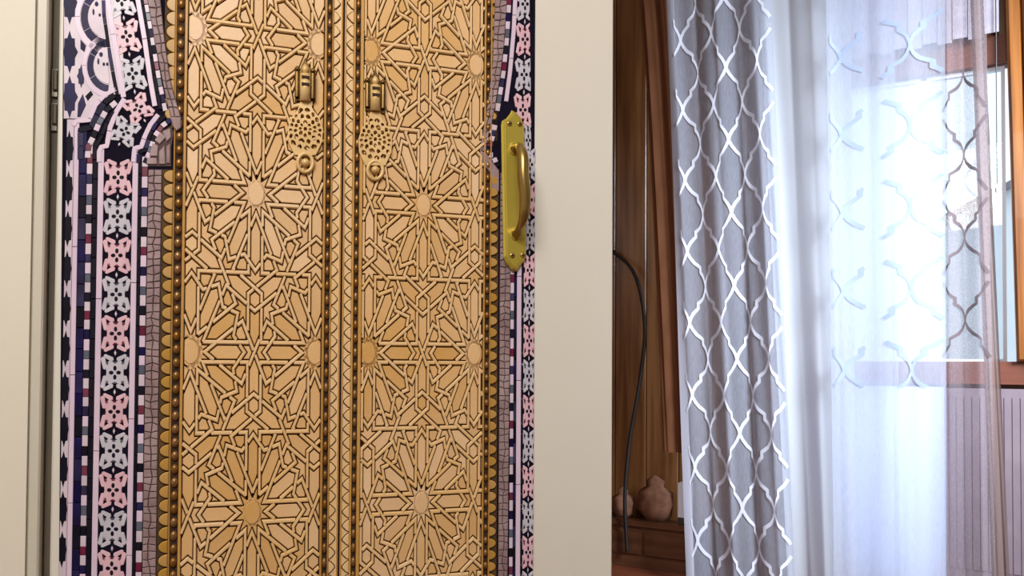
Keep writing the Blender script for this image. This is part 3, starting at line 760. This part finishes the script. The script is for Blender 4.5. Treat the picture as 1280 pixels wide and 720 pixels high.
# ---------- door knockers
def knocker(xc, yb0, yb1, hw, yp0, yp1, pw, yr, label):
    HB = H0+.005
    g = lambda x, y: D(xc+x, y)
    base = prism([g(-hw, yb0+4), g(-hw*.5, yb0-4), g(0, yb0-18), g(hw*.5, yb0-4), g(hw, yb0+4), g(hw, yb1), g(-hw, yb1)], H0+.001, HB+.001, .0006).obj('door_knocker', 'knockd', mural, label=label)
    zt, zb = g(0, yb0+2)[1], g(0, yb1-3)[1]; r = .0062
    for sx in (-1, 1):
        a = g(sx*hw*.78, yb0)[0]; MB().tube([(a, -HB-.003, zt), (a, -HB-.003, zb)], [.0035, .0035], 10).obj('hinge_barrel', 'knockd', base, smooth=False)
        MB().tube([(a, -HB-.001, g(0, yb0-3)[1]-.003), (a, -HB-.001, g(0, yb0-3)[1]), (a, -HB-.001, g(0, yb0-3)[1]+.003)], [.0035, .004, .0015], 8).obj('finial', 'knockd', base, smooth=True)
    a = g(0, yb0)[0]; MB().tube([(a, -HB-.003, zt-.002), (a, -HB-.003, zb-.004)], [.0072, .0072], 14).obj('yoke', 'knock', base, smooth=True)
    for yy in (.22, .5): 
        z = zt+(zb-zt)*yy; MB().box(a-.0052, a+.0052, -HB-.0108, -HB-.0095, z-.0022, z+.0014).obj('slot', 'studbed', base)
    MB().tube([(a, -HB-.002, zt), (a, -HB-.002, zt+.006), (a, -HB-.002, zt+.012)], [.004, .005, .001], 10).obj('finial', 'knock', base, smooth=True)
    out = [(-pw*.28, yp0-8), (pw*.28, yp0-8), (pw*.42, yp0+2), (pw*.8, yp0+12), (pw, yp0+26), (pw*.95, yp0+42), (pw*.6, yp0+58), (pw*.18, yp1), (-pw*.18, yp1), (-pw*.6, yp0+58), (-pw*.95, yp0+42), (-pw, yp0+26), (-pw*.8, yp0+12), (-pw*.42, yp0+2)]
    out = [g(x, y) for x, y in out]
    outp = out; cen = g(0, yp0+(yp1-yp0)*.44)
    def rout(t):
        dx, dz = math.cos(t), math.sin(t); best = 1e9
        for k in range(len(outp)):
            p, q = outp[k], outp[(k+1) % len(outp)]; ex, ez = q[0]-p[0], q[1]-p[1]; den = dx*ez-dz*ex
            if abs(den) < 1e-12: continue
            l = ((p[0]-cen[0])*ez-(p[1]-cen[1])*ex)/den; u = ((p[0]-cen[0])*dz-(p[1]-cen[1])*dx)/den
            if l > 0 and -1e-6 <= u <= 1+1e-6: best = min(best, l)
        return best
    def pol(rho, t): l = min(rout(t), .031)*rho; return (cen[0]+l*math.cos(t), cen[1]+l*math.sin(t))
    holes = [[pol(.11, 2*math.pi*k/6) for k in range(6)]]
    for r0, r1, n, ph in ((.17, .38, 8, 0), (.43, .66, 12, .5), (.71, .93, 17, 0)):
        for k in range(n):
            c_ = 2*math.pi*(k+ph)/n; d_ = 2*math.pi/n; e_ = .40*(.8+.3*((k*7) % 3)/2); rm = (r0+r1)/2
            holes.append([pol(r0, c_), pol(rm-.02, c_+d_*e_), pol(rm+.05, c_+d_*e_*.95), pol(r1, c_+d_*e_*.3), pol(r1, c_-d_*e_*.3), pol(rm+.05, c_-d_*e_*.95), pol(rm-.02, c_-d_*e_)])
    prism([ (a_, b_) for a_, b_ in out], H0+.0012, H0+.0014).obj('shadow_bed', 'groove', base, label='dark sheet standing in for shade behind the pierced plate')  # dark sheet paints the shade seen through the holes
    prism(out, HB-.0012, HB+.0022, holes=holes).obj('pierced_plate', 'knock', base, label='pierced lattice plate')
    ring = []
    for k in range(17):
        t = 2*math.pi*k/16; q = g(9.5*math.sin(t), yr-11.5*math.cos(t)); ring.append((q[0], -HB-.001, q[1]))
    MB().tube(ring, .0026, 8, cap=False).obj('ring', 'knock', base, smooth=True)
    q = g(0, yr); MB().tube([(q[0], -HB+.001, q[1]), (q[0], -HB-.005, q[1]), (q[0], -HB-.007, q[1])], [.0062, .005, .002], 10).obj('boss', 'knock', base, smooth=True)
knocker(381, 92, 128, 12.5, 137, 196, 22, 205, 'left door knocker')
knocker(468, 106, 140, 12.5, 150, 208, 21, 214, 'right door knocker')
# ================================================================== BRASS PULL HANDLE (moves with the door)
hp = lambda x, y, h=.004: D(x, y)
x0, x1 = 624.5, 653.5
pl = [(x0, 158), (x0+1.0, 153), (x0+6, 150), (x0+11, 144), (637.5, 139.5), (643, 142.5), (649, 149), (653, 158), (654.2, 230), (655.6, 318), (653, 327), (648, 333), (643.5, 340), (637, 338), (631, 330), (x0+3.0, 322), (x0+1.2, 230)]
P = [D(*p) for p in pl]
bp = prism(P, .0062, .0098, .0028).obj('door_handle', 'brass', door, label='brass pull handle with a pointed backplate')
I = inset(P if carea(P) > 0 else P[::-1], .0045)
prism(I, .0096, .0108, .0006).obj('raised_panel', 'brass', bp)
for sx, sy in ((634, 157), (646.5, 157.5), (637.5, 320.5), (650.5, 320)):
    a, z = D(sx, sy); disc(a, z, .0044, .0044, .0104, .0120, True, 12).obj('screw', 'brassd', bp, smooth=True)
    MB().box(a-.0026, a+.0026, -.0127, -.0119, z-.0006, z+.0006).obj('screw_slot', 'groove', bp)
at, zt = D(639.5, 190); ab, zb = D(642, 293)
gp = [(at, -.010, zt+.002), (at+.001, -.020, zt+.003), (at+.001, -.032, zt-.001), (at+.001, -.042, zt-.010), (at+.001, -.047, zt-.024), (at+.001, -.049, (zt+zb)/2+.012), (ab+.0, -.049, (zt+zb)/2-.012), (ab, -.046, zb+.024), (ab, -.038, zb+.012), (ab-.001, -.026, zb+.003), (ab-.001, -.010, zb-.001)]
def smooth(P, n=4):
    out = []; P = [Vector(p) for p in P]
    for i in range(len(P)-1):
        a, b, c, d = P[max(i-1, 0)], P[i], P[i+1], P[min(i+2, len(P)-1)]
        for k in range(n):
            t = k/n; out.append(.5*((2*b)+(c-a)*t+(2*a-5*b+4*c-d)*t*t+(3*b-a-3*c+d)*t**3))
    out.append(P[-1]); return out
sp = smooth(gp); rads = []
for i in range(len(sp)):
    t = i/(len(sp)-1); rads.append(.0046+.0040*math.sin(math.pi*t)**1.5 + (.0022 if t < .06 or t > .94 else 0))
MB().tube(sp, rads, 16).obj('grip', 'brassd', bp, smooth=True, label='aged brass D-shaped grip')
for a, z in ((at, zt+.002), (ab-.001, zb-.001)): disc(a, z, .0085, .0105, .0104, .0138, True, 16).obj('grip_foot', 'brass', bp, smooth=True)
# ================================================================== FAR ROOM: window wall
wbase = Vector((WO.x, WO.y, 0))
def wx(px): return W(px, 456)[0]
wt = empty('wall_back', wbase, PHI, kind='structure')
wL, wR = W(1062, 300)[0], W(1258, 300)[0]; zT = W(1190, 90)[1]; zS = W(1190, 453)[1]
wx0, wx1 = -2.55, 1.75
x = wx0; rnd = random.Random(8)
pls = []
while x < wx1:
    x2 = min(x+.145, wx1); pls.append((x, x2)); x = x2
for a, b in pls:
    for z0, z1 in (((0, zS-.02), (zT+.02, 2.7)) if (b > wL-.01 and a < wR+.01) else ((0, 2.7),)):
        prism([(a+.0015, z0), (b-.0015, z0), (b-.0015, z1), (a+.0015, z1)], -.02, rnd.uniform(-.001, .001), .003).obj('plank', 'bwood', wt)
def wpart(zr): pass
shell = MB().box(wx0, wL-.05, .021, .06, 0, 2.7); shell.box(wR+.05, wx1, .021, .06, 0, 2.7); shell.box(wL-.05, wR+.05, .021, .06, 0, zS-.02); shell.box(wL-.05, wR+.05, .021, .06, zT+.02, 2.7)
shell.obj('wall_core', 'rwood', wt)
win = empty('window_1', wbase, PHI, kind='structure')
f = MB(); f.box(wL-.03, wR+.03, -.004, .05, zT-.002, zT+.035); f.box(wL-.03, wR+.03, -.03, .05, zS-.035, zS)
f.box(wL-.04, wL, -.004, .05, zS, zT); f.obj('window_frame', 'rwood', win)
MB().box(wL-.05, 1.62, -.018, -.0045, zT, W(1240, 47)[1]).obj('head_casing', 'rwood', win)
MB().box(wL-.05, 1.62, -.05, -.031, W(1240, 480)[1], zS+.003).obj('window_sill', 'rwood', win)
for k in range(2):
    a = wL+(wR-wL)*(k*.5)+(.0 if k == 0 else .01); b = wL+(wR-wL)*(k*.5+.5)-(.01 if k == 0 else 0)
    s = MB(); s.box(a, a+.012, .012, .035, zS, zT-.002); s.box(b-.012, b, .012, .035, zS, zT-.002); s.box(a+.012, b-.012, .012, .035, zS, zS+.012); s.box(a+.012, b-.012, .012, .035, zT-.016, zT-.002)
    so = s.obj('sash', 'pvc', win)
    MB().box(a+.012, b-.012, .021, .025, zS+.012, zT-.016).obj('pane', 'glass', so)
# right varnished post
pa = W(1257, 0, .06)[0]; pb = W(1271, 450, .06)[0]
post = empty('trim_2', wbase, PHI, kind='structure')
z0p, z1p = W(1271, 452, .06)[1], 2.42; z0y = W(1257, 0, .06)[1]
sl = (pa-pb)/(z0y-z0p)
def px_(z): return pb+sl*(z-z0p)
for k, (o0, o1, hh) in enumerate(((0, .045, .075), (.046, .15, .085), (.151, .25, .075))):
    prism([(px_(z0p)+o0, z0p), (px_(z0p)+o1, z0p), (px_(z1p)+o1, z1p), (px_(z1p)+o0, z1p)], .02, hh, .008).obj('casing_board', 'owood', post)
# vertical blind
bl = empty('vertical_blind', wbase, PHI, label='grey vertical blind hanging across the top of the window', cat='blind')
bz = W(1235, 46, .05)[1]
MB().box(wL-.1, wR+.0, -.07, -.03, 2.5, 2.54).obj('headrail', 'slat', bl)
x = wL-.08; k = 0
while x < wR-.02:
    MB().box(x, x+.046, -.053-.003*(k % 2), -.050-.003*(k % 2), bz+(.01 if k % 2 else 0), 2.5).obj('slat', 'slat', bl); x += .048; k += 1
a = W(1245, 40, .065)[0]
MB().tube([(a, -.065, 2.5), (a, -.065, W(1245, 230, .065)[1])], .002, 6).obj('pull_cord', 'cord', bl)
# ================================================================== curtains
ogee = [(0, 0), (5, 8), (11, 14.5), (18.5, 19), (21.5, 20.5), (21.5, 27.5), (24.5, 29.5), (30, 34.5), (34.3, 41), (36, 47.5)]
def curtain(name, px_t, px_b, off, m, nf, amp, label, emb=None, em='emb', cell=(36, 95), full=1.0, ewid=2.6, ph=0.0, zb=.03, zt=2.5, eph=0.0, curve=None, group=None, hem=None, lat=((0, 1),), zr=(0, 9), eo=0.0):
    """px_t/px_b: left and right edge (photo columns) at rows 0 and 720"""
    root = empty(name, wbase, PHI, label=label, cat='curtain', group=group)
    tl, zT0 = W(px_t[0], 0, off); trr = W(px_t[1], 0, off)[0]; blx, zB0 = W(px_b[0], 720, off); brx = W(px_b[1], 720, off)[0]
    def pos(s, z, d=0.0):
        t = (zT0-z)/(zT0-zB0); c = curve(t) if curve else t
        l = tl+(blx-tl)*c; r = trr+(brx-trr)*c
        u = l+(r-l)*(s + .22/(2*math.pi*nf)*math.sin(4*math.pi*nf*s+ph) if nf else s)
        y = -off - amp*math.sin(2*math.pi*nf*s+ph+.25*math.sin(3*z+s*9)) - amp*.22*math.sin(5.3*math.pi*nf*s+1.7*z+ph*2) - d
        return (u, y, z)
    ns = max(40, int(nf*40)); nz = 80; v = [pos(i/ns, zb+(zt-zb)*j/nz) for j in range(nz+1) for i in range(ns+1)]
    f = [(j*(ns+1)+i, j*(ns+1)+i+1, (j+1)*(ns+1)+i+1, (j+1)*(ns+1)+i) for j in range(nz) for i in range(ns)]
    MB().add(v, f).obj('panel_cloth', m, root, smooth=True)
    if hem:
        v = [pos(s, zb+(zt-zb)*j/nz, .002) for j in range(nz+1) for s in (hem[0], (hem[0]+hem[1])/2, hem[1])]
        f = [(j*3+i, j*3+i+1, (j+1)*3+i+1, (j+1)*3+i) for j in range(nz) for i in range(2)]
        MB().add(v, f).obj('hem', 'edgesheer', root, smooth=True)
    if emb:
        # emb = number of half cells across the fabric
        H = cell[1]*.00295; ms = 1.0/emb; mb = MB(); hwid = ewid*.003
        zc0 = zT0+eph
        for i in range(-1, int(emb)+1):
            for j in range(-3, int((zt-zb)/(H/2))+8):
                if (i+j) % 2: continue
                zc = zc0 - (j-4)*H/2; sc = i*ms+eo
                for d in (1, -1):      # line from this crossing down-right, down-left handled by the neighbour
                    if d == 1: pts = [(sc+x/36*ms, zc-y/95*H) for x, y in ogee]
                    else: pts = [(sc+ms-x/36*ms, zc-H*0-y/95*H) for x, y in ogee]
                    if d == -1 : pts = [(sc+ms-x/36*ms, zc+H/2-y/95*H) for x, y in ogee]; pts = [(a, b) for a, b in pts]
                    pts = [(a[0]+(b[0]-a[0])*q_/3, a[1]+(b[1]-a[1])*q_/3) for a, b in zip(pts, pts[1:]) for q_ in range(3)]+[pts[-1]]
                    for side in (0,):
                        A = []
                        for k, (s, z) in enumerate(pts):
                            a = pts[max(k-1, 0)]; b = pts[min(k+1, len(pts)-1)]; wd = 36*.0029
                            dx = (b[0]-a[0])/ms*wd; dz = b[1]-a[1]; l = math.hypot(dx, dz); nx, nz_ = -dz/l*hwid/wd*ms, dx/l*hwid
                            A.append(((s+nx, z+nz_), (s-nx, z-nz_)))
                        for p, q in zip(A, A[1:]):
                            cs = [p[0], p[1], q[1], q[0]]
                            if any(all(q_[0] <= c[0] <= q_[1] and max(zb, zr[0]) <= c[1] <= min(zt, zr[1]) for c in cs) for q_ in lat): mb.add([pos(c[0], c[1], .004) for c in cs], [(0, 1, 2, 3)])
        mb.obj('embroidery', em, root, kind='stuff', label='quatrefoil lattice embroidery')
    return root
curtain('brown_curtain', (800, 836), (836, 866), .155, 'brownc', 1.5, .012, 'narrow brown curtain hanging left of the white lattice sheer', curve=lambda t: t**.8 if t > 0 else t, zb=W(850, 566, .155)[1])
curtain('sheer_curtain', (833, 962), (858, 992), .25, 'sheer', 2.5, .013, 'white lattice-embroidered sheer with visible dark backdrop, nearest the brown curtain', emb=7, em='emb', ewid=2.4, ph=.6, hem=(0, .09), lat=((.06, 1),), eph=-.04, group='sheer curtain panels at the window')
curtain('voile_curtain', (948, 1062), (984, 1070), .175, 'voile', 2, .010, 'dense white voile hanging in soft folds between the two lattice sheers', ph=1.0)
curtain('lining_curtain', (1058, 1118), (1066, 1126), .125, 'sheerw', 2, .008, 'plain white lining strip covering the left part of the window')
curtain('sheer_curtain', (1030, 1178), (1040, 1180), .25, 'sheerw', 1.5, .007, 'white lattice sheer hanging in front of the bright window', emb=3.49, em='embw', ewid=2.3, ph=2.0, eph=-.225, eo=.17, lat=((.03, .33), (.50, 1)), zr=(W(1120, 486, .25)[1], 9), group='sheer curtain panels at the window')
curtain('sheer_curtain', (1176, 1232), (1176, 1244), .20, 'brownsheer', 1.5, .009, 'thin brownish sheer with lattice painted dark as if backlit, right of the white curtains', emb=2, em='embd', ewid=1.8, ph=.4, eph=-.13, zr=(W(1200, 455, .2)[1], W(1200, 84, .2)[1]), group='sheer curtain panels at the window')
curtain('sheer_curtain', (1213, 1229), (1240, 1262), .165, 'brownfold', 1, .006, 'narrow folded brown-grey strip of sheer beside the varnished window post', group='sheer curtain panels at the window')
# ================================================================== cord, chest and clutter at the wall
off = .04
pts = []
for x, y in ((690, 326), (725, 312), (764, 314), (770, 318), (785, 330), (797, 352), (804, 385), (806, 420), (802, 460), (796, 500), (788, 545), (783, 590), (781, 630), (783, 672), (784, 690), (789, 790)):
    off = min(.145, .012+.0115*len(pts)); a, z = W(x, y, off)
    if z > .012: pts.append((a, -off, z))
c = MB().tube(smooth(pts, 5), .0082, 8).obj('black_cord', 'cord', None, smooth=True, label='black cord hanging down the brown wood wall beside the cream door', cat='cord')
c.location = wbase; c.rotation_euler = (0, 0, PHI)
ch = empty('low_chest', wbase, PHI, label='low brown wooden chest against the wood wall below the hanging cord', cat='chest')
ca, cz = W(786, 655, .2); cb = W(862, 655, .2)[0]
MB().box(ca-.28, cb+.10, -.115, -.022, 0.0, cz-.022).obj('body', 'shelfw', ch)
MB().box(ca-.29, cb+.11, -.125, -.022, cz-.022, cz).obj('top_board', 'shelfw', ch)
for k in range(2): MB().box(ca-.26+k*.30, ca-.26+k*.30+.28, -.123, -.1155, .06, cz-.05).obj('chest_door', 'shelfw', ch)
def blob(name, cx, cy, cz0, rx, ry, rz, m, label, cat, seed=1, top=.0):
    rnd = random.Random(seed); v = []; n = 14; L = 8
    for j in range(L+1):
        t = j/L; rr = (math.sin(math.pi*min(1, t*.9+.12)))**.55
        for i in range(n):
            a = 2*math.pi*i/n; k = 1+rnd.uniform(-.13, .13)+.1*math.sin(5*a+j)-(.45 if j == L-2 else 0); v.append((cx+rx*rr*k*math.cos(a), cy+ry*rr*k*math.sin(a), cz0+rz*t))
    f = [(j*n+i, j*n+(i+1) % n, (j+1)*n+(i+1) % n, (j+1)*n+i) for j in range(L) for i in range(n)]+[tuple(range(n))[::-1], tuple(L*n+i for i in range(n))]
    o = MB().add(v, f).obj(name, m, None, smooth=True, label=label, cat=cat); o.location = wbase; o.rotation_euler = (0, 0, PHI); return o
a, z = W(818, 655, .11); blob('cloth_bag', a-.01, -.072, cz+.001, .078, .036, .19, 'fabric', 'crumpled tan cloth bag on the low chest', 'bag', 2)
a, z = W(795, 655, .11); blob('cloth_bundle', a-.075, -.07, cz+.001, .05, .036, .13, 'fabric', 'rounded tan cloth bundle at the left of the low chest', 'bundle', 5)
bx = empty('small_box', wbase, PHI, label='small pale box with a dark base standing right on the low chest', cat='box')
a, z = W(853, 655, .11); MB().box(a-.02, a+.03, -.105, -.065, cz+.03, cz+.17).obj('box_body', 'whitebox', bx); MB().box(a-.022, a+.032, -.107, -.063, cz+.001, cz+.03).obj('box_base', 'studbed', bx)
sc_ = empty('brightening_cloth', wbase, PHI, label='plain white cloth panel added below the window to brighten the white lattice sheer', cat='cloth')  # added panel: brightens the lower sheer and covers the wood
u0, zc_ = W(1064, 482, .07); u1 = W(1180, 482, .07)[0]
MB().add([(u0+(u1-u0)*i/40, -.066-.004*math.sin(i*.5), z) for z in (.05, zc_) for i in range(41)]+[(u0+(u1-u0)*i/40, -.058-.004*math.sin(i*.5), z) for z in (.05, zc_) for i in range(41)], [(i, i+1, i+42, i+41) for i in range(40)]+[(i+83, i+82, i+123, i+124) for i in range(40)]).obj('cloth_panel', M['clothw'], sc_, smooth=True)
rad = empty('radiator', wbase, PHI, label='mauve-grey slatted radiator panel under the right end of the window', cat='radiator')
u2 = W(1182, 490, .06)[0]; zr = W(1240, 486, .06)[1]
MB().box(u2, 1.6, -.05, -.022, .1, zr).obj('body', 'heater', rad)
k = u2+.01
while k < 1.58: MB().box(k, k+.02, -.0525, -.0505, .14, zr-.03).obj('slat', 'heater', rad); k += .024
# ================================================================== outside
MB().box(-30, 40, 6.4, 60, -.6, -.5).obj('yard_ground', 'ground', kind='structure')
hb = empty('neighbouring_house', (11.5, 13.4, -.5), R(-10), label='pale neighbouring house seen faintly through the window', cat='house')
MB().box(-2.6, 2.6, 0, 4, 0, 4.6).obj('wall', 'facade', hb)
prism([(-2.9, 4.6), (2.9, 4.6), (0, 5.6)], -4.2, .2).obj('roof', 'slat', hb)
for i in range(4):
    for j in range(2): MB().box(-2.1+i*1.15, -1.4+i*1.15, -.03, .0, .9+j*1.9, 2.1+j*1.9).obj('window', 'fwin', hb)
